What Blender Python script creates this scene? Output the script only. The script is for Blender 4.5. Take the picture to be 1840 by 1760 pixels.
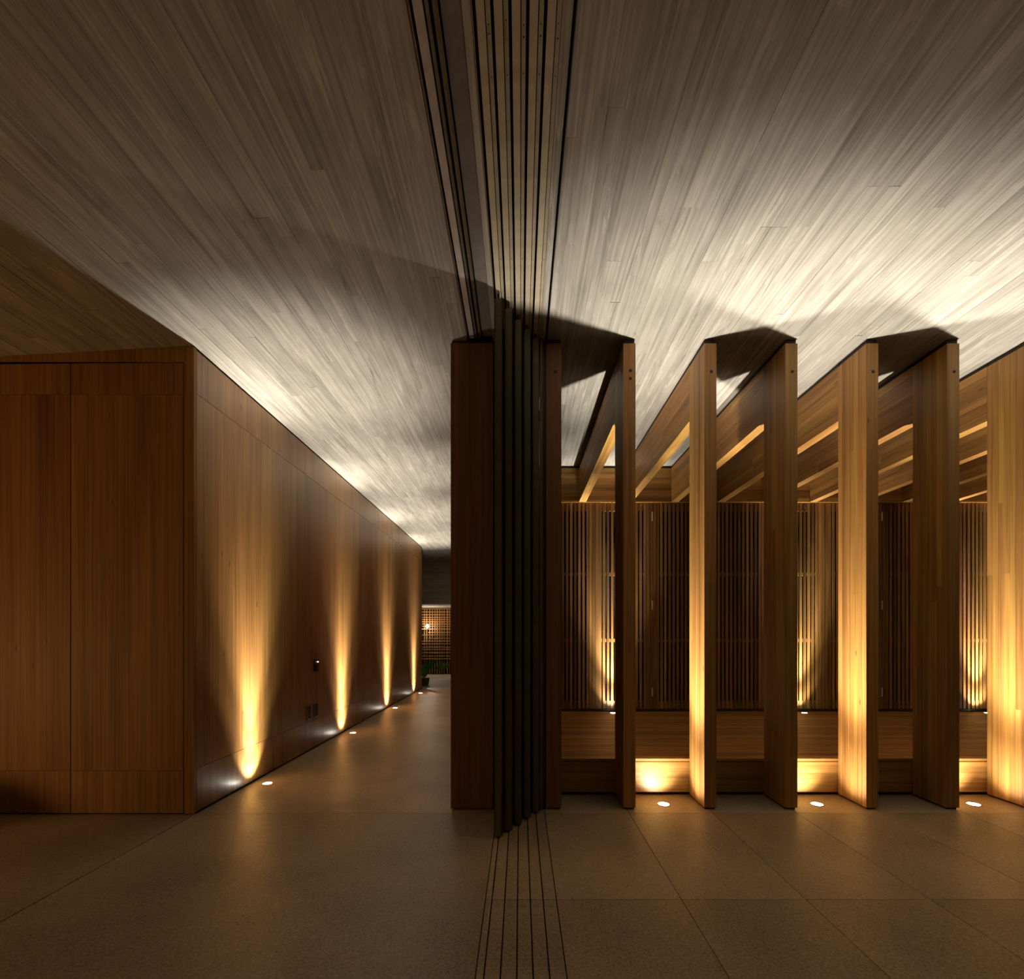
import bpy, bmesh, math, random
from mathutils import Vector

rnd = random.Random(7)
scene = bpy.context.scene
for o in list(bpy.data.objects):
    bpy.data.objects.remove(o)
COL = scene.collection

# ------------------------------------------------------------------ camera
cd = bpy.data.cameras.new('camera'); cam = bpy.data.objects.new('camera', cd); COL.objects.link(cam)
cd.sensor_fit = 'HORIZONTAL'; cd.sensor_width = 36.0
cd.lens = 36.0 * 870.0 / 1840.0
cd.shift_x = -15.0 / 1840.0
cd.shift_y = 260.0 / 1840.0
cd.clip_start = 0.02
cam.location = (0, 0, 1.1); cam.rotation_euler = (math.radians(90), 0, 0)
scene.camera = cam

# ------------------------------------------------------------------ world, exposure
w = bpy.data.worlds.new('night'); scene.world = w; w.use_nodes = True
bg = w.node_tree.nodes['Background']
bg.inputs[0].default_value = (1.0, 0.72, 0.45, 1); bg.inputs[1].default_value = 0.0125
scene.view_settings.view_transform = 'Standard'; scene.view_settings.look = 'None'
scene.view_settings.gamma = 1.0; scene.view_settings.use_curve_mapping = False
scene.view_settings.exposure = 2.3

WARM = (1.0, 0.915, 0.80)          # uplights
AMBER = (1.0, 0.55, 0.20)         # living-room lamp

# ------------------------------------------------------------------ materials
def newmat(name):
    m = bpy.data.materials.new(name); m.use_nodes = True
    nt = m.node_tree; b = nt.nodes['Principled BSDF']
    return m, nt, b

def N(nt, typ, **kw):
    n = nt.nodes.new(typ)
    for k, v in kw.items():
        setattr(n, k, v)
    return n

def coords(nt, scale):
    """object coordinates shifted per object, then stretched"""
    tc = N(nt, 'ShaderNodeTexCoord'); oi = N(nt, 'ShaderNodeObjectInfo')
    mul = N(nt, 'ShaderNodeVectorMath', operation='SCALE'); mul.inputs[0].default_value = (37.1, 91.7, 53.3)
    nt.links.new(oi.outputs['Random'], mul.inputs['Scale'])
    add = N(nt, 'ShaderNodeVectorMath', operation='ADD')
    nt.links.new(tc.outputs['Object'], add.inputs[0]); nt.links.new(mul.outputs[0], add.inputs[1])
    mp = N(nt, 'ShaderNodeMapping'); mp.inputs['Scale'].default_value = scale
    nt.links.new(add.outputs[0], mp.inputs['Vector'])
    return mp.outputs[0], oi.outputs['Random'], add.outputs[0]

def ramp(nt, fac, stops):
    r = N(nt, 'ShaderNodeValToRGB'); e = r.color_ramp.elements
    while len(e) < len(stops):
        e.new(0.5)
    for i, (p, c) in enumerate(stops):
        e[i].position = p; e[i].color = (c[0], c[1], c[2], 1)
    nt.links.new(fac, r.inputs[0])
    return r.outputs[0]

def math_node(nt, op, a, b=None, c=None):
    n = N(nt, 'ShaderNodeMath', operation=op)
    for i, v in enumerate((a, b, c)):
        if v is None: continue
        if isinstance(v, (int, float)): n.inputs[i].default_value = v
        else: nt.links.new(v, n.inputs[i])
    return n.outputs[0]

def wood(name, dark, light, axis='z', across=38.0, along=1.3, rough=0.42, var=0.30, spec=0.4, knots=True, bump=0.15, coat=0.0):
    m, nt, b = newmat(name)
    sc = {'x': (along, across, across), 'y': (across, along, across), 'z': (across, across, along)}[axis]
    v, rand, raw = coords(nt, sc)
    n1 = N(nt, 'ShaderNodeTexNoise'); n1.inputs['Scale'].default_value = 1.0
    n1.inputs['Detail'].default_value = 4; n1.inputs['Roughness'].default_value = 0.62; n1.inputs['Distortion'].default_value = 0.35
    nt.links.new(v, n1.inputs['Vector'])
    mp2 = N(nt, 'ShaderNodeMapping'); s2 = {'x': (.5, 9, 9), 'y': (9, .5, 9), 'z': (9, 9, .5)}[axis]
    mp2.inputs['Scale'].default_value = s2; nt.links.new(raw, mp2.inputs['Vector'])
    n2 = N(nt, 'ShaderNodeTexNoise'); n2.inputs['Scale'].default_value = 1.0; n2.inputs['Detail'].default_value = 3
    nt.links.new(mp2.outputs[0], n2.inputs['Vector'])
    mix = math_node(nt, 'ADD', math_node(nt, 'MULTIPLY', n1.outputs['Fac'], 0.6), math_node(nt, 'MULTIPLY', n2.outputs['Fac'], 0.4))
    mid = tuple((d + l) / 2 for d, l in zip(dark, light))
    col = ramp(nt, mix, [(0.36, dark), (0.5, mid), (0.64, light)])
    # per-piece tone
    hsv = N(nt, 'ShaderNodeHueSaturation')
    val = math_node(nt, 'MULTIPLY_ADD', rand, var * 2, 1 - var); nt.links.new(val, hsv.inputs['Value'])
    r2 = math_node(nt, 'FRACT', math_node(nt, 'MULTIPLY', rand, 17.3))
    hue = math_node(nt, 'MULTIPLY_ADD', r2, 0.016, 0.492); nt.links.new(hue, hsv.inputs['Hue'])
    nt.links.new(col, hsv.inputs['Color'])
    out = hsv.outputs[0]
    if knots:      # small dark pores
        mp3 = N(nt, 'ShaderNodeMapping'); s3 = {'x': (2.2, 9, 9), 'y': (9, 2.2, 9), 'z': (9, 9, 2.2)}[axis]
        mp3.inputs['Scale'].default_value = s3; nt.links.new(raw, mp3.inputs['Vector'])
        vo = N(nt, 'ShaderNodeTexVoronoi'); vo.inputs['Scale'].default_value = 1.0; vo.inputs['Randomness'].default_value = 1.0
        nt.links.new(mp3.outputs[0], vo.inputs['Vector'])
        k = ramp(nt, vo.outputs['Distance'], [(0.03, (.25, .2, .18)), (0.07, (1, 1, 1))])
        mx = N(nt, 'ShaderNodeMix', data_type='RGBA', blend_type='MULTIPLY'); mx.inputs[0].default_value = 0.8
        nt.links.new(out, mx.inputs[6]); nt.links.new(k, mx.inputs[7]); out = mx.outputs[2]
    nt.links.new(out, b.inputs['Base Color'])
    b.inputs['Roughness'].default_value = rough
    b.inputs['Specular IOR Level'].default_value = spec
    if coat:
        b.inputs['Coat Weight'].default_value = coat; b.inputs['Coat Roughness'].default_value = 0.22
    bp = N(nt, 'ShaderNodeBump'); bp.inputs['Strength'].default_value = bump; bp.inputs['Distance'].default_value = 0.002
    nt.links.new(n1.outputs['Fac'], bp.inputs['Height']); nt.links.new(bp.outputs[0], b.inputs['Normal'])
    return m

def concrete(name, dark, light, axis='y', across=60.0, along=0.9, bump=0.6, var=0.045, rough=0.8):
    m, nt, b = newmat(name)
    sc = {'y': (across, along, across), 'x': (along, across, across)}[axis]
    v, rand, raw = coords(nt, sc)
    n1 = N(nt, 'ShaderNodeTexNoise'); n1.inputs['Scale'].default_value = 1.0
    n1.inputs['Detail'].default_value = 5; n1.inputs['Roughness'].default_value = 0.68; n1.inputs['Distortion'].default_value = 0.5
    nt.links.new(v, n1.inputs['Vector'])
    n2 = N(nt, 'ShaderNodeTexNoise'); n2.inputs['Scale'].default_value = 2.3; n2.inputs['Detail'].default_value = 5
    nt.links.new(raw, n2.inputs['Vector'])
    f = math_node(nt, 'ADD', math_node(nt, 'MULTIPLY', n1.outputs['Fac'], 0.65), math_node(nt, 'MULTIPLY', n2.outputs['Fac'], 0.35))
    mid = tuple((d + l) / 2 for d, l in zip(dark, light))
    col = ramp(nt, f, [(0.34, dark), (0.5, mid), (0.66, light)])
    hsv = N(nt, 'ShaderNodeHueSaturation')
    val = math_node(nt, 'MULTIPLY_ADD', rand, var * 2, 1 - var); nt.links.new(val, hsv.inputs['Value'])
    # paler scabs where the formwork peeled, and scattered dark grain lines
    wc = N(nt, 'ShaderNodeTexCoord'); ge = N(nt, 'ShaderNodeNewGeometry')
    mpp = N(nt, 'ShaderNodeMapping'); mpp.inputs['Scale'].default_value = (17, 1.9, 3) if axis == 'y' else (1.9, 3, 17)
    nt.links.new(ge.outputs['Position'], mpp.inputs['Vector'])
    n3 = N(nt, 'ShaderNodeTexNoise'); n3.inputs['Scale'].default_value = 1.0; n3.inputs['Detail'].default_value = 5; n3.inputs['Roughness'].default_value = 0.7; n3.inputs['Distortion'].default_value = 1.2
    nt.links.new(mpp.outputs[0], n3.inputs['Vector'])
    pch = ramp(nt, n3.outputs['Fac'], [(0.30, (.62, .60, .57)), (0.40, (.93, .93, .93)), (0.56, (1, 1, 1)), (0.64, (1.0, 1.0, 1.0))])
    lgt = ramp(nt, n3.outputs['Fac'], [(0.585, (0, 0, 0)), (0.66, (1, 1, 1))])
    mxp = N(nt, 'ShaderNodeMix', data_type='RGBA', blend_type='MULTIPLY'); mxp.inputs[0].default_value = 0.85
    nt.links.new(col, mxp.inputs[6]); nt.links.new(pch, mxp.inputs[7])
    mxl = N(nt, 'ShaderNodeMix', data_type='RGBA'); nt.links.new(math_node(nt, 'MULTIPLY', lgt, 0.5), mxl.inputs[0])
    nt.links.new(mxp.outputs[2], mxl.inputs[6]); mxl.inputs[7].default_value = (*[min(1, c * 1.12) for c in light], 1)
    nt.links.new(mxl.outputs[2], hsv.inputs['Color']); nt.links.new(hsv.outputs[0], b.inputs['Base Color'])
    b.inputs['Roughness'].default_value = rough; b.inputs['Specular IOR Level'].default_value = 0.25
    bp = N(nt, 'ShaderNodeBump'); bp.inputs['Strength'].default_value = bump; bp.inputs['Distance'].default_value = 0.004
    nt.links.new(n1.outputs['Fac'], bp.inputs['Height']); nt.links.new(bp.outputs[0], b.inputs['Normal'])
    return m

def terrazzo(name, base, rough=0.42):
    m, nt, b = newmat(name)
    tc = N(nt, 'ShaderNodeTexCoord'); oi = N(nt, 'ShaderNodeObjectInfo')
    n0 = N(nt, 'ShaderNodeTexNoise'); n0.inputs['Scale'].default_value = 1.1; n0.inputs['Detail'].default_value = 4
    n1 = N(nt, 'ShaderNodeTexNoise'); n1.inputs['Scale'].default_value = 110; n1.inputs['Detail'].default_value = 3
    vo = N(nt, 'ShaderNodeTexVoronoi'); vo.inputs['Scale'].default_value = 55
    vo2 = N(nt, 'ShaderNodeTexVoronoi'); vo2.inputs['Scale'].default_value = 14
    for n in (n0, n1, vo, vo2): nt.links.new(tc.outputs['Object'], n.inputs['Vector'])
    f = math_node(nt, 'ADD', math_node(nt, 'MULTIPLY', n0.outputs['Fac'], 0.5), math_node(nt, 'MULTIPLY', n1.outputs['Fac'], 0.5))
    col = ramp(nt, f, [(0.33, tuple(c * .50 for c in base)), (0.5, base), (0.67, tuple(min(1, c * 1.45) for c in base))])
    p1 = ramp(nt, vo.outputs['Distance'], [(0.08, (.36, .32, .28)), (0.15, (1, 1, 1))])
    p2 = ramp(nt, vo2.outputs['Distance'], [(0.045, (.15, .12, .1)), (0.065, (1, 1, 1))])
    cur = col
    for p in (p1, p2):
        mx = N(nt, 'ShaderNodeMix', data_type='RGBA', blend_type='MULTIPLY'); mx.inputs[0].default_value = 0.75
        nt.links.new(cur, mx.inputs[6]); nt.links.new(p, mx.inputs[7]); cur = mx.outputs[2]
    hsv = N(nt, 'ShaderNodeHueSaturation')
    nt.links.new(math_node(nt, 'MULTIPLY_ADD', oi.outputs['Random'], 0.12, 0.94), hsv.inputs['Value'])
    nt.links.new(cur, hsv.inputs['Color']); nt.links.new(hsv.outputs[0], b.inputs['Base Color'])
    b.inputs['Roughness'].default_value = rough; b.inputs['Specular IOR Level'].default_value = 0.4
    bp = N(nt, 'ShaderNodeBump'); bp.inputs['Strength'].default_value = 0.12; bp.inputs['Distance'].default_value = 0.002
    nt.links.new(n1.outputs['Fac'], bp.inputs['Height']); nt.links.new(bp.outputs[0], b.inputs['Normal'])
    return m

def plain(name, col, rough=0.5, metal=0.0, spec=0.4, noise=0.12):
    m, nt, b = newmat(name)
    tc = N(nt, 'ShaderNodeTexCoord')
    n = N(nt, 'ShaderNodeTexNoise'); n.inputs['Scale'].default_value = 22; n.inputs['Detail'].default_value = 3
    nt.links.new(tc.outputs['Object'], n.inputs['Vector'])
    c = ramp(nt, n.outputs['Fac'], [(0.3, tuple(x * (1 - noise) for x in col)), (0.7, tuple(min(1, x * (1 + noise)) for x in col))])
    nt.links.new(c, b.inputs['Base Color'])
    b.inputs['Roughness'].default_value = rough; b.inputs['Metallic'].default_value = metal; b.inputs['Specular IOR Level'].default_value = spec
    return m

def glow(name, col, strength):
    m, nt, b = newmat(name)
    b.inputs['Base Color'].default_value = (.8, .8, .8, 1)
    b.inputs['Emission Color'].default_value = (*col, 1); b.inputs['Emission Strength'].default_value = strength
    return m

M = {}
FD, FL = (0.25, 0.112, 0.024), (0.49, 0.265, 0.068)
M['fin'] = wood('fin_wood', FD, FL, 'z', 60, 1.1, 0.46, 0.22)
M['beam'] = wood('beam_wood', FD, FL, 'y', 42, 1.0, 0.5, 0.22)
M['lintel'] = wood('lintel_wood', FD, FL, 'x', 42, 1.0, 0.5, 0.2)
M['wallwood'] = wood('wall_veneer', (0.175, 0.080, 0.020), (0.40, 0.20, 0.055), 'z', 90, 0.9, 0.40, 0.10, spec=0.5, coat=0.25, bump=0.06)
M['doorwood'] = wood('door_veneer', (0.17, 0.072, 0.016), (0.36, 0.172, 0.044), 'z', 75, 0.7, 0.60, 0.09, spec=0.3, bump=0.06)
M['postwood'] = wood('post_wood', (0.15, 0.055, 0.018), (0.26, 0.11, 0.036), 'z', 36, 0.9, 0.5, 0.12)
M['deck'] = wood('deck_wood', (0.17, 0.080, 0.020), (0.38, 0.19, 0.055), 'x', 50, 1.2, 0.5, 0.30)
M['riser'] = wood('riser_wood', FD, FL, 'x', 42, 1.0, 0.48, 0.16)
M['slat'] = wood('slat_wood', (0.10, 0.045, 0.012), (0.29, 0.145, 0.040), 'z', 60, 1.5, 0.52, 0.45, spec=0.25, knots=False)
M['lattice'] = wood('lattice_wood', (0.20, 0.095, 0.03), (0.42, 0.22, 0.075), 'z', 60, 1.5, 0.5, 0.30, knots=False)
M['concrete'] = concrete('board_marked_concrete', (0.20, 0.186, 0.155), (0.46, 0.435, 0.372))
M['concrete_beam'] = concrete('board_marked_beam', (0.30, 0.285, 0.24), (0.60, 0.56, 0.48), axis='x', across=30)
M['slabcore'] = plain('concrete_core', (0.25, 0.23, 0.20), 0.9)
M['floor'] = terrazzo('sand_terrazzo', (0.325, 0.252, 0.160))
M['floor_out'] = terrazzo('garden_stone', (0.30, 0.28, 0.25), 0.6)
M['joint'] = plain('dark_joint', (0.035, 0.028, 0.02), 0.9)
M['dark'] = plain('painted_darkness', (0.018, 0.012, 0.008), 0.9)  # near-black colour standing in for darkness behind the screens and lattice
M['bronze'] = plain('bronze_anodised', (0.125, 0.102, 0.056), 0.45, 0.15)
M['bronze_dark'] = plain('bronze_dark', (0.035, 0.028, 0.018), 0.45, 0.3)
M['track'] = plain('khaki_track_paint', (0.44, 0.385, 0.27), 0.5)
M['track_dim'] = plain('track_channel', (0.34, 0.29, 0.19), 0.55)
M['brass'] = plain('brass_strip', (0.32, 0.22, 0.09), 0.4, 0.6)
M['whiterail'] = plain('white_rail', (0.42, 0.375, 0.335), 0.5)
M['grey'] = plain('grey_cover', (0.15, 0.13, 0.115), 0.6)
M['black'] = plain('black_plastic', (0.012, 0.011, 0.010), 0.3)
M['plug'] = plain('dark_plug', (0.02, 0.013, 0.008), 0.6)
M['steel'] = plain('steel', (0.55, 0.53, 0.50), 0.3, 0.9)
M['hinge'] = plain('hinge_steel', (0.62, 0.58, 0.48), 0.35, 0.6)
M['leaf'] = plain('leaf_green', (0.055, 0.19, 0.022), 0.4, noise=0.35)
M['stem'] = plain('stem_green', (0.10, 0.16, 0.04), 0.5)
M['pot'] = plain('pot_clay', (0.06, 0.055, 0.045), 0.6)
M['soil'] = plain('soil', (0.03, 0.02, 0.012), 0.95)
M['white'] = plain('white_plaster', (0.72, 0.69, 0.62), 0.8)
M['yellow'] = plain('yellow_tape', (0.55, 0.30, 0.03), 0.6)
M['lens'] = glow('lamp_lens', (1.0, 0.93, 0.82), 14.0)
M['globe'] = glow('lamp_globe', (1.0, 0.97, 0.9), 12.0)
M['led'] = glow('led', (0.9, 0.95, 1.0), 1.6)
M['shade'] = glow('lamp_shade', AMBER, 15.0)
m, nt, b = newmat('tinted_glass'); M['glass'] = m
b.inputs['Base Color'].default_value = (0.05, 0.05, 0.045, 1); b.inputs['Roughness'].default_value = 0.08
b.inputs['Transmission Weight'].default_value = 0.6

# ------------------------------------------------------------------ helpers
_cache = {}
def link(o, parent=None):
    COL.objects.link(o)
    if parent is not None:
        o.parent = parent
    return o

def box_mesh(dx, dy, dz, mat):
    key = (round(dx, 4), round(dy, 4), round(dz, 4), mat)
    if key in _cache: return _cache[key]
    x, y, z = dx / 2, dy / 2, dz / 2
    v = [(-x, -y, -z), (x, -y, -z), (x, y, -z), (-x, y, -z), (-x, -y, z), (x, -y, z), (x, y, z), (-x, y, z)]
    f = [(0, 3, 2, 1), (4, 5, 6, 7), (0, 1, 5, 4), (1, 2, 6, 5), (2, 3, 7, 6), (3, 0, 4, 7)]
    me = bpy.data.meshes.new('box'); me.from_pydata(v, [], f); me.materials.append(M[mat]); me.update()
    _cache[key] = me
    return me

def box(name, x0, x1, y0, y1, z0, z1, mat, parent=None, off=(0, 0, 0)):
    """box given by world extents; parents are empties / meshes with no rotation at location off"""
    o = bpy.data.objects.new(name, box_mesh(x1 - x0, y1 - y0, z1 - z0, mat))
    c = Vector(((x0 + x1) / 2, (y0 + y1) / 2, (z0 + z1) / 2))
    if parent is not None:
        p = parent; base = Vector((0, 0, 0))
        while p is not None:
            base += Vector(p.location); p = p.parent
        c = c - base
    o.location = c
    return link(o, parent)

def empty(name, loc):
    o = bpy.data.objects.new(name, None); o.empty_display_size = 0.1; o.location = loc
    return link(o)

def tag(o, label, cat, group=None, kind=None):
    o['label'] = label; o['category'] = cat
    if group: o['group'] = group
    if kind: o['kind'] = kind
    return o

def bm_obj(name, bm, mat, loc=(0, 0, 0), parent=None, smooth=False):
    me = bpy.data.meshes.new(name); bm.normal_update(); bm.to_mesh(me); bm.free(); me.materials.append(M[mat])
    if smooth:
        for p in me.polygons: p.use_smooth = True
    o = bpy.data.objects.new(name, me); o.location = loc
    return link(o, parent)

def cyl_bm(r, h, seg=20, r2=None):
    bm = bmesh.new()
    bmesh.ops.create_cone(bm, cap_ends=True, segments=seg, radius1=r, radius2=r if r2 is None else r2, depth=h)
    return bm

def ring_bm(r0, r1, h, seg=28):
    bm = bmesh.new(); R = []
    for (r, z) in ((r0, 0), (r0, h), (r1, h), (r1, 0)):
        R.append([bm.verts.new((r * math.cos(2 * math.pi * i / seg), r * math.sin(2 * math.pi * i / seg), z)) for i in range(seg)])
    for a in range(4):
        A, B = R[a], R[(a + 1) % 4]
        for i in range(seg):
            j = (i + 1) % seg
            bm.faces.new((A[i], B[i], B[j], A[j]))
    bmesh.ops.recalc_face_normals(bm, faces=bm.faces)
    return bm

def lamp_spot(name, loc, power, size_deg, blend, parent, color=WARM, aim=(0, 0)):
    l = bpy.data.lights.new(name, 'SPOT'); l.energy = power; l.spot_size = math.radians(size_deg); l.spot_blend = blend
    l.shadow_soft_size = 0.016; l.color = color
    o = bpy.data.objects.new(name, l); o.location = loc
    d = Vector((math.tan(math.radians(aim[0])), math.tan(math.radians(aim[1])), 1.0))   # degrees off the vertical in x and y
    o.rotation_euler = d.to_track_quat('-Z', 'Y').to_euler()
    return link(o, parent)

def uplight(x, y, z, r, label, group, spots):
    """recessed floor uplight: steel rim and glowing lens, with its own light"""
    e = tag(empty('floor_uplight', (x, y, z)), label, 'light', group)
    bm_obj('rim', ring_bm(r, r + 0.007, 0.003), 'steel', (0, 0, 0), e)
    bm_obj('lens', cyl_bm(r, 0.003, 28), 'lens', (0, 0, 0.0006), e)
    for i, (p, s, bl, t) in enumerate(spots):
        lamp_spot('lamp', (0, 0, 0.012), p, s, bl, e, aim=t)
    return e

# ------------------------------------------------------------------ key planes (metres; x right, y into the picture)
YF, YB = 3.033, 3.30                 # fins, front and back
CEIL = 2.95                          # right ceiling
XW, YC, YE = -1.986, 2.967, 9.75     # left wall plane, its near and far ends
SL = 0.055                           # the left soffit falls slightly towards the wall
def zl(x): return 2.857 + (x - XW) * SL
YS = 5.35                            # slatted screens
ZD = 0.2485                          # deck top

# ------------------------------------------------------------------ floor
fl = tag(box('floor', -7, 7, -2.5, 14, -0.15, -0.014, 'joint'), 'sand coloured polished terrazzo floor with dark joints', 'floor', kind='structure')
g = 0.0015
def slab(x0, x1, y0, y1, mat='floor', top=0.0, gl=g, gr=g):
    box('slab', x0 + gl, x1 - gr, y0 + g, y1 - g, -0.014, top, mat, fl)
slab(-7, XW, -2.5, YC, gr=.0035)
slab(XW, -0.145, -2.5, 2.97, gl=.0035); slab(XW, -0.145, 2.97, 9.97)
slots = [-0.1175 + 0.053 * k for k in range(5)]
edges = [-0.145] + slots + [0.150]
for i in range(len(edges) - 1):
    for (y0, y1) in ((-2.5, 2.006), (2.006, 3.0), (3.0, 5.5)):
        slab(edges[i], edges[i + 1], y0, y1, gl=.0026, gr=.0026)
gx = [0.150, 0.668] + [0.668 + 0.515 * k for k in range(1, 12)]
gy = [-2.5, -0.892, 0.074, 1.040, 2.006, 2.972, 3.33]
for i in range(len(gx) - 1):
    for j in range(len(gy) - 1):
        slab(gx[i], gx[i + 1], gy[j], gy[j + 1])
slab(-7, 0.5, 9.97, 14, 'floor_out')

# ------------------------------------------------------------------ ceilings of board-marked concrete
def strip_ceiling(root, xa, xb, ya, yb, zf, slope, maxn):
    x = xa
    widths = []
    while x < xb - 0.02:
        wd = rnd.choice((0.045, 0.05, 0.055, 0.06, 0.07)); wd = min(wd, xb - x); widths.append((x, wd)); x += wd
    for (x, wd) in widths:
        y = ya - 0.1 * rnd.randrange(0, 10)
        while y < yb:
            ln = rnd.choice((2.2, 2.8, 3.4)); y1 = min(y + ln, yb)
            if y1 - max(y, ya) > 0.15:
                dz = rnd.choice((0, 0.0003, 0.0006, 0.0010, 0.0016))
                y0 = max(y, ya)
                o = bpy.data.objects.new('board_imprint', box_mesh(wd - 0.0004, y1 - y0 - 0.0006, 0.02, 'concrete'))
                xc = x + wd / 2
                o.location = Vector((xc, (y0 + y1) / 2, zf(xc) + 0.01 + dz)) - Vector(root.location)
                o.rotation_euler = (0, -math.atan(slope), 0)
                link(o, root)
            y = y1
bm = bmesh.new()
def prism(bm, pts, y0, y1):
    a = [bm.verts.new((x, y0, z)) for x, z in pts]; b_ = [bm.verts.new((x, y1, z)) for x, z in pts]
    n = len(pts)
    bm.faces.new(a); bm.faces.new(b_[::-1])
    for i in range(n):
        bm.faces.new((a[i], b_[i], b_[(i + 1) % n], a[(i + 1) % n]))
    bmesh.ops.recalc_face_normals(bm, faces=bm.faces)
prism(bm, [(-7, zl(-7) + 0.014), (-0.33, zl(-0.33) + 0.014), (-0.33, 3.3), (-7, 3.3)], -2.5, 13.6)
cl = tag(bm_obj('ceiling', bm, 'slabcore'), 'board-marked concrete soffit over the corridor and left room', 'ceiling', kind='structure')
strip_ceiling(cl, -4.6, -0.332, 0.2, 11.8, zl, SL, 300)
cr = tag(box('ceiling', 0.168, 8.0, -2.5, 5.9, CEIL + 0.014, 3.3, 'slabcore'), 'board-marked concrete soffit above the wooden fins', 'ceiling', kind='structure')
strip_ceiling(cr, 0.168, 6.2, 0.2, 5.40, lambda x: CEIL, 0.0, 300)
ct = tag(box('ceiling', -0.33, 0.168, -2.5, 5.9, 3.03, 3.3, 'dark'), 'dark ceiling recess holding the sliding panel tracks', 'ceiling', kind='structure')
box('recess_side', -0.3335, -0.330, -2.5, 5.9, 2.945, 3.03, 'bronze_dark', ct)
box('recess_side', 0.1650, 0.168, -2.5, 5.9, 2.945, 3.03, 'bronze_dark', ct)
box('concrete_strip', -0.173, -0.147, -2.5, 5.9, 2.950, 3.03, 'concrete', ct)
box('concrete_strip', 0.1245, 0.156, -2.5, 5.9, 2.950, 3.03, 'concrete', ct)

# ------------------------------------------------------------------ left wall and doors
wl = tag(box('wall_left', -3.6, XW - 0.02, YC + 0.03, YE - 0.005, 0, 2.80, 'joint'), 'lit wooden wall of tall veneer panels along the corridor', 'wall', kind='structure')
rows = [(0.012, 0.2735), (0.2765, 2.5745), (2.5775, 2.842)]
cols = [YC + 0.003, 3.716]
while cols[-1] + 0.755 < YE - 0.1: cols.append(cols[-1] + 0.755)
cols.append(YE)
for i in range(len(cols) - 1):
    for (z0, z1) in rows:
        box('panel', XW - 0.02, XW, cols[i] + 0.0008, cols[i + 1] - 0.0008, z0, z1, 'wallwood', wl)
box('plinth', XW - 0.02, XW - 0.006, YC + 0.003, YE - 0.01, 0, 0.011, 'joint', wl)
box('end_panel', -3.6, XW, YE, YE + 0.02, 0.0, 2.75, 'wallwood', wl)

tr = tag(empty('trim_1', (XW, YC, 0)), 'dark wooden door frame at the corner of the left wall', 'trim', kind='structure')
box('post', -2.045, XW, YC - 0.022, YC + 0.001, 0.008, 2.849, 'doorwood', tr)
bm = bmesh.new()
prism(bm, [(-4.3, 2.757), (-2.047, 2.757), (-2.047, zl(-2.047)), (-4.3, zl(-4.3) )], YC - 0.020, YC + 0.03)
o = bm_obj('head_rail', bm, 'doorwood', (0, 0, 0), tr); o.location = -Vector(tr.location)
dx = [-2.0505, -2.739, -3.4275, -4.116]
dl = ['tall veneer door beside the corner of the lit corridor wall', 'tall veneer door at the left edge of the picture', 'tall veneer door past the left edge of the picture']
for i in range(3):
    d = tag(empty('door_%d' % (i + 1), ((dx[i] + dx[i + 1]) / 2, YC, 0)), dl[i], 'door', kind='structure')
    a, c = dx[i + 1] + 0.003, dx[i] - 0.003
    box('top_panel', a, c, YC - 0.018, YC + 0.02, 2.561, 2.752, 'doorwood', d)
    box('middle_panel', a, c, YC - 0.018, YC + 0.02, 0.268, 2.559, 'doorwood', d)
    n = 7
    for k in range(n):
        box('base_board', a + (c - a) * k / n, a + (c - a) * (k + 1) / n - 0.0006, YC - 0.018, YC + 0.02, 0.010, 0.266, 'doorwood', d)

# ------------------------------------------------------------------ far end of the corridor
cb = tag(box('wall_far', -5.5, 0.5, 11.82, 12.9, 1.835, 3.3, 'slabcore'), 'board-marked concrete beam closing the far end of the corridor', 'wall', kind='structure')
z = 1.835
while z < 3.0:
    h = rnd.choice((0.10, 0.12, 0.15))
    box('board_imprint', -5.5, 0.5, 11.79 + rnd.uniform(0, .006), 11.82, z, z + h - 0.0015, 'concrete_beam', cb); z += h
box('plaster_soffit', -5.5, 0.5, 11.80, 13.3, 1.822, 1.835, 'white', cb)
box('backing', -5.5, 0.5, 13.32, 13.5, 0, 2.2, 'dark', cb)
lt = tag(empty('lattice_screen', (-2.3, 13.15, 0)), 'brown wooden lattice screen at the far end of the corridor', 'screen')
x = -3.4
while x < -1.2:
    box('upright', x, x + 0.017, 13.15, 13.17, 0.0, 1.80, 'lattice', lt); x += rnd.choice((0.05, 0.06, 0.07, 0.085))
z = 0.42
while z < 1.80:
    xa = -3.4 + rnd.choice((0, 0, .5, .9)); xb = -1.2 - rnd.choice((0, 0, .3, .55))
    box('crossbar', xa, xb, 13.13, 13.15, z, z + 0.018, 'lattice', lt); z += rnd.choice((0.06, 0.075, 0.09))
gl = tag(empty('wall_lamp', (-2.50, 13.0, 1.31)), 'small bright globe lamp against the far lattice screen', 'lamp')
bm = bmesh.new(); bmesh.ops.create_uvsphere(bm, u_segments=16, v_segments=10, radius=0.042); bm_obj('globe', bm, 'globe', (0, 0, 0), gl, True)
bmx = cyl_bm(0.012, 0.13, 10); bmesh.ops.rotate(bmx, verts=bmx.verts, cent=(0, 0, 0), matrix=__import__('mathutils').Matrix.Rotation(math.pi / 2, 3, 'X'))
bm_obj('arm', bmx, 'bronze', (0, 0.08, 0), gl)
pl = bpy.data.lights.new('globe_light', 'POINT'); pl.energy = 2.2; pl.color = (1, .8, .55); pl.shadow_soft_size = .05
o = bpy.data.objects.new('globe_light', pl); o.location = (0, -0.06, 0); link(o, gl)
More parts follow.
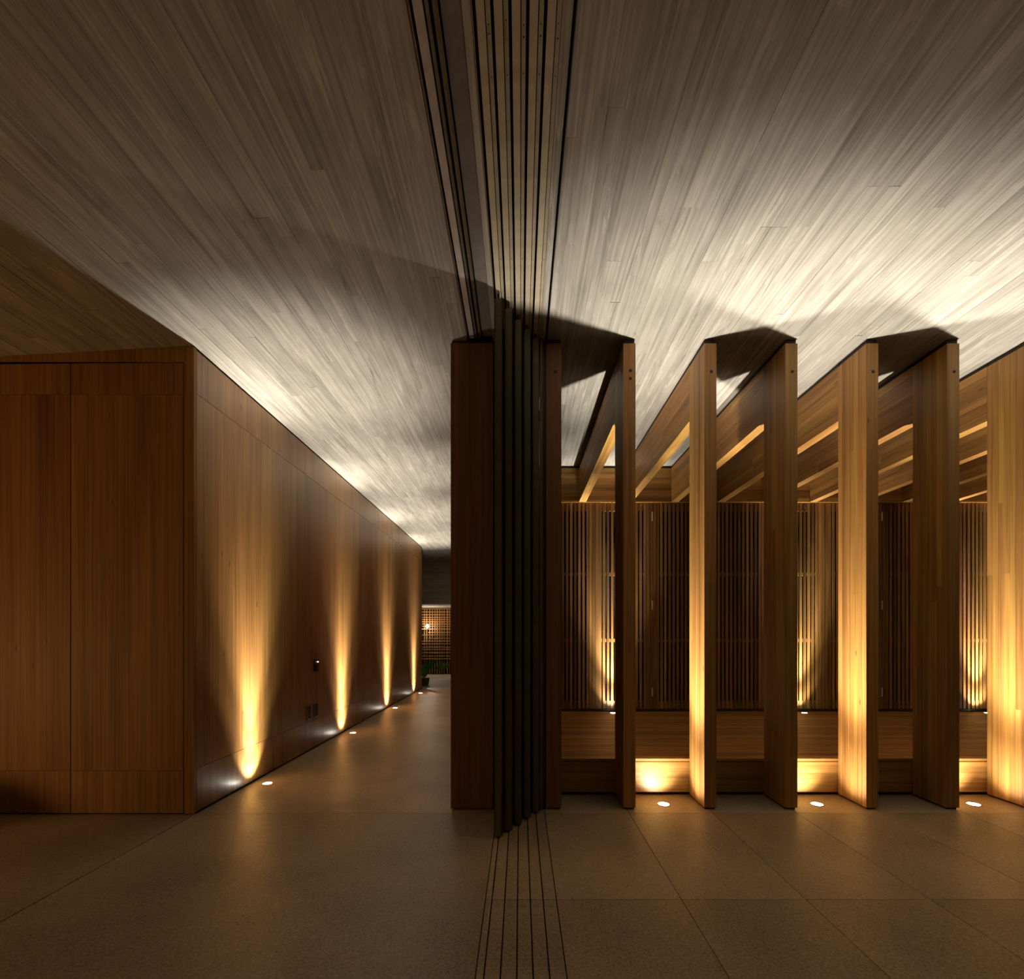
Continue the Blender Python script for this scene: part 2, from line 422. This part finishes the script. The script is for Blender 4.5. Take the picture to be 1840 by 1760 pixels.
# light line hidden behind the beam washing the lattice
lc = tag(empty('light_line', (-2.3, 13.02, 1.80)), 'slim recessed light line above the far lattice screen', 'light')
box('profile', -3.6, -1.0, 13.20, 13.24, 1.79, 1.822, 'bronze', lc)
al = bpy.data.lights.new('line_light', 'AREA'); al.shape = 'RECTANGLE'; al.size = 2.4; al.size_y = 0.03; al.energy = 1.7; al.color = (1, .72, .42)
o = bpy.data.objects.new('line_light', al); o.location = (0, -0.35, -0.02); o.rotation_euler = (math.radians(20), 0, 0); link(o, lc)

def leaf(name, L, Wd, parent, loc, rot):
    """broad split leaf with a folded midrib"""
    bm = bmesh.new(); n = 10; mid = []; le = []; ri = []
    for i in range(n + 1):
        t = i / n
        wv = Wd * 0.5 * math.sin(math.pi * min(1, t * 0.92 + 0.08)) ** 0.7 * (1 if i % 2 else 0.78) if 0 < i < n else 0.004
        zc = -0.25 * L * t * t
        mid.append(bm.verts.new((0, L * t, zc))); le.append(bm.verts.new((-wv, L * (t + .04), zc + .12 * wv))); ri.append(bm.verts.new((wv, L * (t + .04), zc + .12 * wv)))
    for i in range(n):
        bm.faces.new((mid[i], mid[i + 1], le[i + 1], le[i])); bm.faces.new((mid[i], ri[i], ri[i + 1], mid[i + 1]))
    ext = bmesh.ops.solidify(bm, geom=bm.faces[:], thickness=0.003)
    o = bm_obj(name, bm, 'leaf', loc, parent); o.rotation_euler = rot
    return o
def tube(name, pts, r, mat, parent, seg=7):
    cu = bpy.data.curves.new(name, 'CURVE'); cu.dimensions = '3D'; cu.bevel_depth = r; cu.bevel_resolution = 2; cu.use_fill_caps = True
    s = cu.splines.new('POLY'); s.points.add(len(pts) - 1)
    for p, q in zip(s.points, pts): p.co = (*q, 1)
    tmp = bpy.data.objects.new(name, cu); COL.objects.link(tmp)
    dg = bpy.context.evaluated_depsgraph_get(); me = bpy.data.meshes.new_from_object(tmp.evaluated_get(dg))
    bpy.data.objects.remove(tmp); bpy.data.curves.remove(cu)
    me.materials.clear(); me.materials.append(M[mat])
    o = bpy.data.objects.new(name, me); return link(o, parent)
pp = tag(empty('potted_plant', (-2.07, 10.35, 0)), 'green broad-leaved plant in a low pot past the corridor wall', 'plant')
bm_obj('pot', cyl_bm(0.10, 0.16, 20, 0.13), 'pot', (0, 0, 0.08), pp)
bm_obj('soil', cyl_bm(0.115, 0.01, 20), 'soil', (0, 0, 0.158), pp)
for (tip, L, Wd, rot) in (((0.02, -0.05, 0.16), .36, .17, (1.45, 0.1, 0.15)), ((0.27, -0.04, 0.36), .30, .19, (0.55, 0.75, -1.35)),
                          ((-0.14, 0.03, 0.30), .30, .17, (0.9, -.3, 1.2)), ((0.08, 0.10, 0.32), .28, .16, (1.1, .2, -.6))):
    tube('stem', [(0, 0, .15), (tip[0] * .4, tip[1] * .4, .15 + (tip[2] - .12) * .6), tip], .006, 'stem', pp)
    leaf('leaf', L, Wd, pp, tip, rot)

# ------------------------------------------------------------------ switch and sockets on the left wall
sw = tag(empty('light_switch', (XW, 4.70, 0.80)), 'small black switch keypad on the lit corridor wall', 'switch')
box('plate', XW, XW + 0.010, 4.655, 4.745, 0.742, 0.858, 'black', sw)
box('button', XW + 0.010, XW + 0.016, 4.67, 4.73, 0.755, 0.80, 'black', sw)
box('indicator_light', XW + 0.010, XW + 0.015, 4.715, 4.725, 0.825, 0.835, 'led', sw)
for (y, lab) in ((4.545, 'recessed black wall socket nearer the wall corner, below the switch'), (4.70, 'recessed black wall socket farther along, directly below the switch')):
    s = tag(empty('wall_socket', (XW, y, 0.362)), lab, 'socket', 'wall sockets below the switch')
    box('face', XW, XW + 0.006, y - 0.04, y + 0.04, 0.305, 0.420, 'black', s)
    box('frame', XW, XW + 0.009, y - 0.047, y - 0.04, 0.298, 0.427, 'bronze', s); box('frame', XW, XW + 0.009, y + 0.04, y + 0.047, 0.298, 0.427, 'steel', s)
    box('frame', XW, XW + 0.009, y - 0.04, y + 0.04, 0.298, 0.305, 'steel', s); box('frame', XW, XW + 0.009, y - 0.04, y + 0.04, 0.420, 0.427, 'bronze', s)

# ------------------------------------------------------------------ ceiling tracks
ya, yb = -2.4, 5.5
r1 = tag(empty('curtain_track', (-0.30, 0, 2.95)), 'pale flush curtain track set into the ceiling recess', 'track')
box('rail', -0.316, -0.287, ya, 3.02, 2.944, 2.99, 'whiterail', r1)
box('edge', -0.3300, -0.3265, ya, 3.02, 2.946, 2.99, 'brass', r1)
r2 = tag(empty('blind_track', (-0.26, 0, 2.95)), 'narrow bronze blind track beside the pale curtain track', 'track')
for (a, c, mt) in ((-0.281, -0.270, 'bronze'), (-0.259, -0.247, 'bronze'), (-0.2455, -0.2435, 'brass')):
    box('profile', a, c, ya, 3.02, 2.947, 2.985, mt, r2)
r3 = tag(empty('cover_plate', (-0.2, 0, 2.95)), 'flat grey cover strip between the ceiling tracks', 'panel')
box('plate', -0.236, -0.1735, ya, 3.02, 2.957, 2.97, 'grey', r3)
r4 = tag(empty('edge_strip', (-0.14, 0, 2.95)), 'thin brass edge strip beside the leftmost panel track', 'trim')
box('strip', -0.1455, -0.1425, ya, 5.4, 2.946, 2.99, 'brass', r4)
tl = ['leftmost', 'second from left', 'middle', 'second from right', 'rightmost']
for k in range(5):
    x0 = -0.1315 + 0.053 * k
    t = tag(empty('panel_track', (x0 + .02, 0, 2.95)), '%s of the five khaki sliding panel tracks in the ceiling' % tl[k], 'track', 'panel tracks in the ceiling')
    box('flange', x0, x0 + 0.0255, ya, yb, 2.944, 2.985, 'track', t)
    box('channel', x0 + 0.0285, x0 + 0.0425, ya, yb, 2.948, 2.985, 'track_dim', t)
    for (y, r) in ((1.462, .0016), (1.50, .0022), (1.60, .0016), (2.385, .002)):
        bm_obj('screw', cyl_bm(r, 0.003, 8), 'plug', (x0 + 0.0355 - (x0 + .02), y + rnd.uniform(-.006, .006), -0.0022), t)
    if k == 1:
        tube('loose_wire', [(.0140, 1.47, -.002), (.0150, 1.485, -.006), (.0140, 1.50, -.008), (.0165, 1.515, -.010), (.018, 1.522, -.004)], .0016, 'yellow', t)
    if k == 0:
        box('clip', x0 + .033, x0 + .039, 1.488, 1.498, 2.943, 2.948, 'whiterail', t)

# ------------------------------------------------------------------ sliding panels
py = [2.600, 2.680, 2.774, 2.865, 2.954]
for k in range(5):
    xc = -0.1190 + 0.053 * k; y0 = py[k]; y1 = y0 + 2.45
    p = tag(empty('sliding_panel', (xc, y0, 0)), '%s of five stacked bronze framed sliding panels' % tl[k], 'sliding panel', 'stacked sliding panels')
    hw = 0.018
    # end stile with rounded nose
    bm = bmesh.new()
    bmesh.ops.create_cube(bm, size=1.0); bmesh.ops.scale(bm, verts=bm.verts, vec=(2 * hw, 0.05, 2.893))
    ed = [e for e in bm.edges if abs(e.verts[0].co.z - e.verts[1].co.z) > 1 and e.verts[0].co.y < 0]
    bmesh.ops.bevel(bm, geom=ed, offset=0.005, segments=2, affect='EDGES')
    bm_obj('stile', bm, 'bronze', (0, 0.025, 0.012 + 2.893 / 2), p)
    box('gasket', xc - hw - .004, xc - hw, y0 + .012, y0 + .03, 0.012, 2.905, 'plug', p)
    box('gasket', xc + hw, xc + hw + .004, y0 + .012, y0 + .03, 0.012, 2.905, 'plug', p)
    box('stile', xc - hw, xc + hw, y1 - 0.05, y1, 0.012, 2.905, 'bronze', p)
    box('rail', xc - hw, xc + hw, y0 + 0.05, y1 - 0.05, 0.012, 0.09, 'bronze', p)
    box('rail', xc - hw, xc + hw, y0 + 0.05, y1 - 0.05, 2.83, 2.905, 'bronze', p)
    box('pane', xc - 0.004, xc + 0.004, y0 + 0.05, y1 - 0.05, 0.09, 2.83, 'glass', p)
    box('guide_shoe', xc - 0.006, xc + 0.006, y0 + 0.01, y0 + 0.10, 0.0, 0.012, 'plug', p)
    box('hanger', xc - 0.006, xc + 0.006, y0 + 0.01, y0 + 0.10, 2.905, 2.936, 'plug', p)
    if k == 0:
        bmq = cyl_bm(0.0035, 0.004, 10); bmesh.ops.rotate(bmq, verts=bmq.verts, cent=(0, 0, 0), matrix=__import__('mathutils').Matrix.Rotation(math.pi / 2, 3, 'X'))
        bm_obj('lock_hole', bmq, 'plug', (-.004, -0.0005, 0.864), p)
jb = tag(empty('pocket_jamb', (0.13, 3.06, 0)), 'narrow bronze jamb between the sliding panels and the first fin', 'jamb')
box('profile', 0.1215, 0.140, 3.02, 3.10, 0.0, 2.944, 'bronze', jb)
box('profile', 0.142, 0.158, 3.04, 3.10, 0.0, 2.944, 'bronze_dark', jb)

# ------------------------------------------------------------------ pocket post left of the panels and the partition behind it
ps = tag(empty('pocket_post', (-0.305, YF, 0)), 'wide dark wooden post left of the stacked sliding panels', 'post')
for (a, c) in ((-0.436, -0.388), (-0.3876, -0.246), (-0.2456, -0.172)):
    box('board', a, c, YF + rnd.uniform(0, .0008), 3.30, 0.010, 2.925, 'postwood', ps)
box('top_plate', -0.430, -0.176, YF + .010, 3.29, 2.925, 2.944, 'plug', ps)
box('base_plate', -0.42, -0.19, YF + .012, 3.29, 0.0, 0.010, 'plug', ps)
wp = tag(box('wall_partition', -0.430, -0.26, 3.302, 9.7, 0.0, 2.94, 'postwood'), 'dark wooden partition hidden behind the wide post', 'wall', kind='structure')

# ------------------------------------------------------------------ fins and the beams they carry
P = 0.507
FX = [0.160] + [0.645 + P * k for k in range(10)]
FW = [0.098] + [0.077] * 10
ordn = ['first', 'second', 'third', 'fourth', 'fifth', 'sixth', 'seventh', 'eighth', 'ninth', 'tenth', 'eleventh']
extra = ['half hidden beside the sliding panels', 'with two dark plugs near its top', 'its left face lit', 'its left face in shadow', 'its left face lit brightly',
         'broad left face in shadow', 'lit broad face cut by the right edge', 'past the right edge', 'past the right edge', 'past the right edge', 'past the right edge']
for k, x in enumerate(FX):
    wdt = FW[k]
    f = tag(empty('wooden_fin', (x + wdt / 2, YF, 0)), '%s upright wooden fin counted from the panels, %s' % (ordn[k], extra[k]), 'fin', 'upright wooden fins')
    n = 7; d = (YB - YF) / n
    mat = 'postwood' if k == 0 else 'fin'
    for j in range(n):
        a = YF + d * j; c = a + d - 0.0009
        ins = rnd.choice((0, 0.0004, 0.0008))
        cuts = [0.012, 2.922]
        if 0 < j and rnd.random() < 0.75: cuts.insert(1, rnd.uniform(0.5, 2.5))
        for q in range(len(cuts) - 1):
            st = box('stave', x + ins, x + wdt - ins, a, c, cuts[q], cuts[q + 1] - (0.0005 if q < len(cuts) - 2 else 0), mat, f)
            if j == 0: front = st
    box('top_plate', x + .006, x + wdt - .006, YF + .008, YB - .004, 2.922, CEIL - 0.001, 'plug', f)
    box('base_plate', x + .008, x + wdt - .008, YF + .012, YB - .006, 0.0, 0.012, 'plug', f)
    plugs = [2.745] if k != 1 else [2.752, 2.701]
    for zz in plugs:
        bmq = cyl_bm(0.0095, 0.002, 14); bmesh.ops.rotate(bmq, verts=bmq.verts, cent=(0, 0, 0), matrix=__import__('mathutils').Matrix.Rotation(math.pi / 2, 3, 'X'))
        bm_obj('plug', bmq, 'plug', (0.006 if k else 0.010, -0.0008 - front.location.y, zz - front.location.z), front)
    if k == 0: continue
    bmr = tag(empty('ceiling_beam', (x + wdt / 2, YB, 2.55)), 'laminated wooden beam running back from the %s fin to the slatted screens' % ordn[k], 'beam', 'laminated beams under the concrete')
    n = 6; h = (2.925 - 2.552) / n
    for j in range(n):
        ins = rnd.choice((0, 0.0004, 0.0008))
        cut = rnd.uniform(3.8, 4.9)
        z0 = 2.552 + h * j
        box('lamella', x + ins, x + wdt - ins, YB + .001, cut - .0005, z0, z0 + h - .0009, 'beam', bmr)
        box('lamella', x + ins, x + wdt - ins, cut, 5.318, z0, z0 + h - .0009, 'beam', bmr)
    box('top_shade_strip', x + .004, x + wdt - .004, YB, 5.318, 2.925, CEIL - .0015, 'plug', bmr)  # near-black strip painting the shade line between beam and ceiling

# ------------------------------------------------------------------ lintel
ln = tag(empty('lintel', (3.0, 5.33, 2.55)), 'horizontal laminated wooden lintel above the slatted screens', 'beam')
n = 6; h = (2.925 - 2.555) / n
for j in range(n):
    x = -0.02; 
    while x < 6.2:
        L = rnd.choice((1.3, 1.7, 2.1)); x1 = min(6.2, x + L)
        ins = rnd.choice((0, .0005, .001))
        box('lamella', x, x1 - .0005, 5.32 + ins, 5.40, 2.555 + h * j, 2.555 + h * (j + 1) - .0005, 'lintel', ln); x = x1
box('top_shade_strip', -0.02, 6.2, 5.335, 5.40, 2.925, CEIL - .0015, 'plug', ln)  # near-black strip painting the shadow along the top of the lintel
box('head_bead', -0.02, 6.2, 5.312, 5.319, 2.548, 2.556, 'lintel', ln)

# ------------------------------------------------------------------ deck
dk = tag(empty('timber_deck', (3.0, YB, 0)), 'raised deck of narrow boards between the fins and slatted screens', 'deck')
y = YB + 0.045; j = 0
while y < 5.44:
    xs = [0.262, rnd.uniform(1.2, 2.6), rnd.uniform(3.4, 4.6), 6.2]
    for q in range(3):
        box('deck_board', xs[q], xs[q + 1] - .001, y, y + 0.0540, ZD - .025, ZD + rnd.uniform(-.0012, 0), 'deck', dk)
    y += 0.0625; j += 1
box('nosing', 0.262, 6.2, YB + .004, YB + .042, ZD - .016, ZD + .001, 'riser', dk)
for (z0, z1) in ((0.022, 0.088), (0.0885, 0.150), (0.1505, 0.2265)):
    xs = [0.262, rnd.uniform(1.6, 2.4), rnd.uniform(3.3, 4.4), 6.2]
    for q in range(3):
        box('riser_board', xs[q], xs[q + 1] - .001, YB + .006 + rnd.uniform(0, .001), YB + .03, z0, z1, 'riser', dk)
box('frame', 0.262, 6.2, YB + .031, 5.44, 0.0, ZD - .026, 'dark', dk)

# ------------------------------------------------------------------ slatted screens
wb = tag(box('wall_back', -0.25, 6.4, 5.62, 5.8, 0.0, 3.2, 'dark'), 'near-black wall painted as the dark room behind the slatted screens', 'wall', kind='structure')  # darkness of the room is put into the wall colour
sill = tag(empty('screen_sill', (3.0, 5.42, ZD)), 'dark bottom track under the slatted screens', 'track')
box('channel', -0.02, 6.2, YS - .012, 5.42, ZD, ZD + .022, 'bronze_dark', sill)
SW = 0.634; X0 = 0.196
posn = ['first', 'second', 'third', 'fourth', 'fifth', 'sixth', 'seventh', 'eighth', 'ninth']
zb, zt = ZD + .026, 2.548
slat_src = None
for i in range(9):
    a = X0 + SW * i + .002; c = a + SW - .004
    s = tag(empty('slatted_screen', ((a + c) / 2, YS, zb)), '%s tall vertical-slat screen panel counted from the sliding panels' % posn[i], 'screen', 'slatted screen panels')
    for (p0, p1) in ((a, a + .034), (a + .036, a + .066), (c - .066, c - .036), (c - .034, c)):
        st = box('stile', p0, p1, YS + rnd.uniform(-.002, .002), YS + .036, zb, zt, 'slat', s)
    box('rail', a + .066, c - .066, YS + .012, YS + .034, zt - .085, zt, 'slat', s)
    box('rail', a + .066, c - .066, YS + .012, YS + .034, zb, zb + .085, 'slat', s)
    for zz in (1.03, 1.765):
        box('crossbar', a + .066, c - .066, YS + .012, YS + .030, zz - .018, zz + .018, 'slat', s)
    n = 11; p0 = a + .066; pitch = (c - a - .132) / n
    for j in range(n):
        xx = p0 + pitch * j + pitch * .29
        box('slat', xx, xx + .0265, YS + rnd.uniform(-.003, .001), YS + .012, zb, zt, 'slat', s)
    if i % 4 == 1:
        for zz in (0.46, 1.42, 2.40):
            bm_obj('hinge', cyl_bm(.006, .10, 10), 'hinge', (c - .006 - s.location.x - st.location.x, -.006 - st.location.y, zz - zb - st.location.z), st)

# ------------------------------------------------------------------ uplights
WALL_OPTIC = [(95, 27, 1.0, (-7, 0)), (24, 42, 1.0, (-16, 0)), (10, 84, 1.0, (-36, 0)), (110, 48, 1.0, (5, 0)), (16, 80, 1.0, (7, 0))]
BAY_OPTIC = [(108, 55, 1.0, (0, 0)), (28, 66, 1.0, (0, 0)), (1.6, 140, 1.0, (0, 0)), (3.4, 84, 1.0, (46, 2)), (3.4, 84, 1.0, (-46, 2)), (3.2, 90, 1.0, (0, 48))]
DECK_OPTIC = [(105, 34, 1.0, (0, 7)), (7, 80, 1.0, (0, 34)), (50, 52, 1.0, (0, 0))]
near = [(3.56, 'floor uplight nearest the corner of the left wall'), (5.38, 'second floor uplight along the left wall'),
        (7.20, 'third floor uplight along the left wall'), (9.02, 'farthest floor uplight along the left wall')]
for (y, lab) in near:
    uplight(-1.860, y, 0.0, 0.030, lab, 'uplights along the left wall',
            WALL_OPTIC)
bays = [(0.925, 'floor uplight between the second and third fins'), (1.915, 'floor uplight between the fourth and fifth fins'), (2.925, 'floor uplight between the sixth and seventh fins'),
        (3.94, 'floor uplight between the eighth and ninth fins'), (4.95, 'floor uplight between the tenth and eleventh fins')]
for (x, lab) in bays:
    uplight(x, 3.125, 0.0, 0.034, lab, 'uplights between the fins', BAY_OPTIC)
for (x, lab) in ((1.0, 'deck uplight behind the second fin'), (3.06, 'deck uplight seen between the fourth and fifth fins'), (5.03, 'deck uplight beside the bright seventh fin')):
    uplight(x, 5.215, ZD, 0.026, lab, 'uplights in the deck', DECK_OPTIC)

# ------------------------------------------------------------------ living-room lamp past the left edge
fp = tag(empty('floor_lamp', (-4.9, 1.30, 0)), 'floor lamp with glowing amber globe past the left edge', 'lamp')
bm_obj('base', cyl_bm(.15, .02, 28), 'bronze', (0, 0, .01), fp)
bm_obj('pole', cyl_bm(.012, .55, 12), 'bronze', (0, 0, .295), fp)
bm = bmesh.new(); bmesh.ops.create_uvsphere(bm, u_segments=28, v_segments=16, radius=.15)
bm_obj('globe', bm, 'shade', (0, 0, 0.71), fp, True)
pf = tag(empty('round_pouf', (-3.95, 2.35, 0)), 'low round brown pouf just past the left edge', 'pouf')
bm = bmesh.new()
prof = [(0, 0.03), (.24, .03), (.275, .06), (.285, .20), (.275, .34), (.24, .375), (0, .385)]
R = [[bm.verts.new((r * math.cos(2 * math.pi * i / 32), r * math.sin(2 * math.pi * i / 32), z)) for i in range(32)] if r else [bm.verts.new((0, 0, z))] for r, z in prof]
for A, B in zip(R, R[1:]):
    for i in range(32):
        j = (i + 1) % 32
        bm.faces.new((A[0], B[j], B[i]) if len(A) == 1 else (A[i], A[j], B[0]) if len(B) == 1 else (A[i], A[j], B[j], B[i]))
bmesh.ops.recalc_face_normals(bm, faces=bm.faces)
bm_obj('cushion', bm, 'postwood', (0, 0, 0), pf, True)
bm_obj('base', cyl_bm(.22, .03, 28), 'bronze', (0, 0, .015), pf)
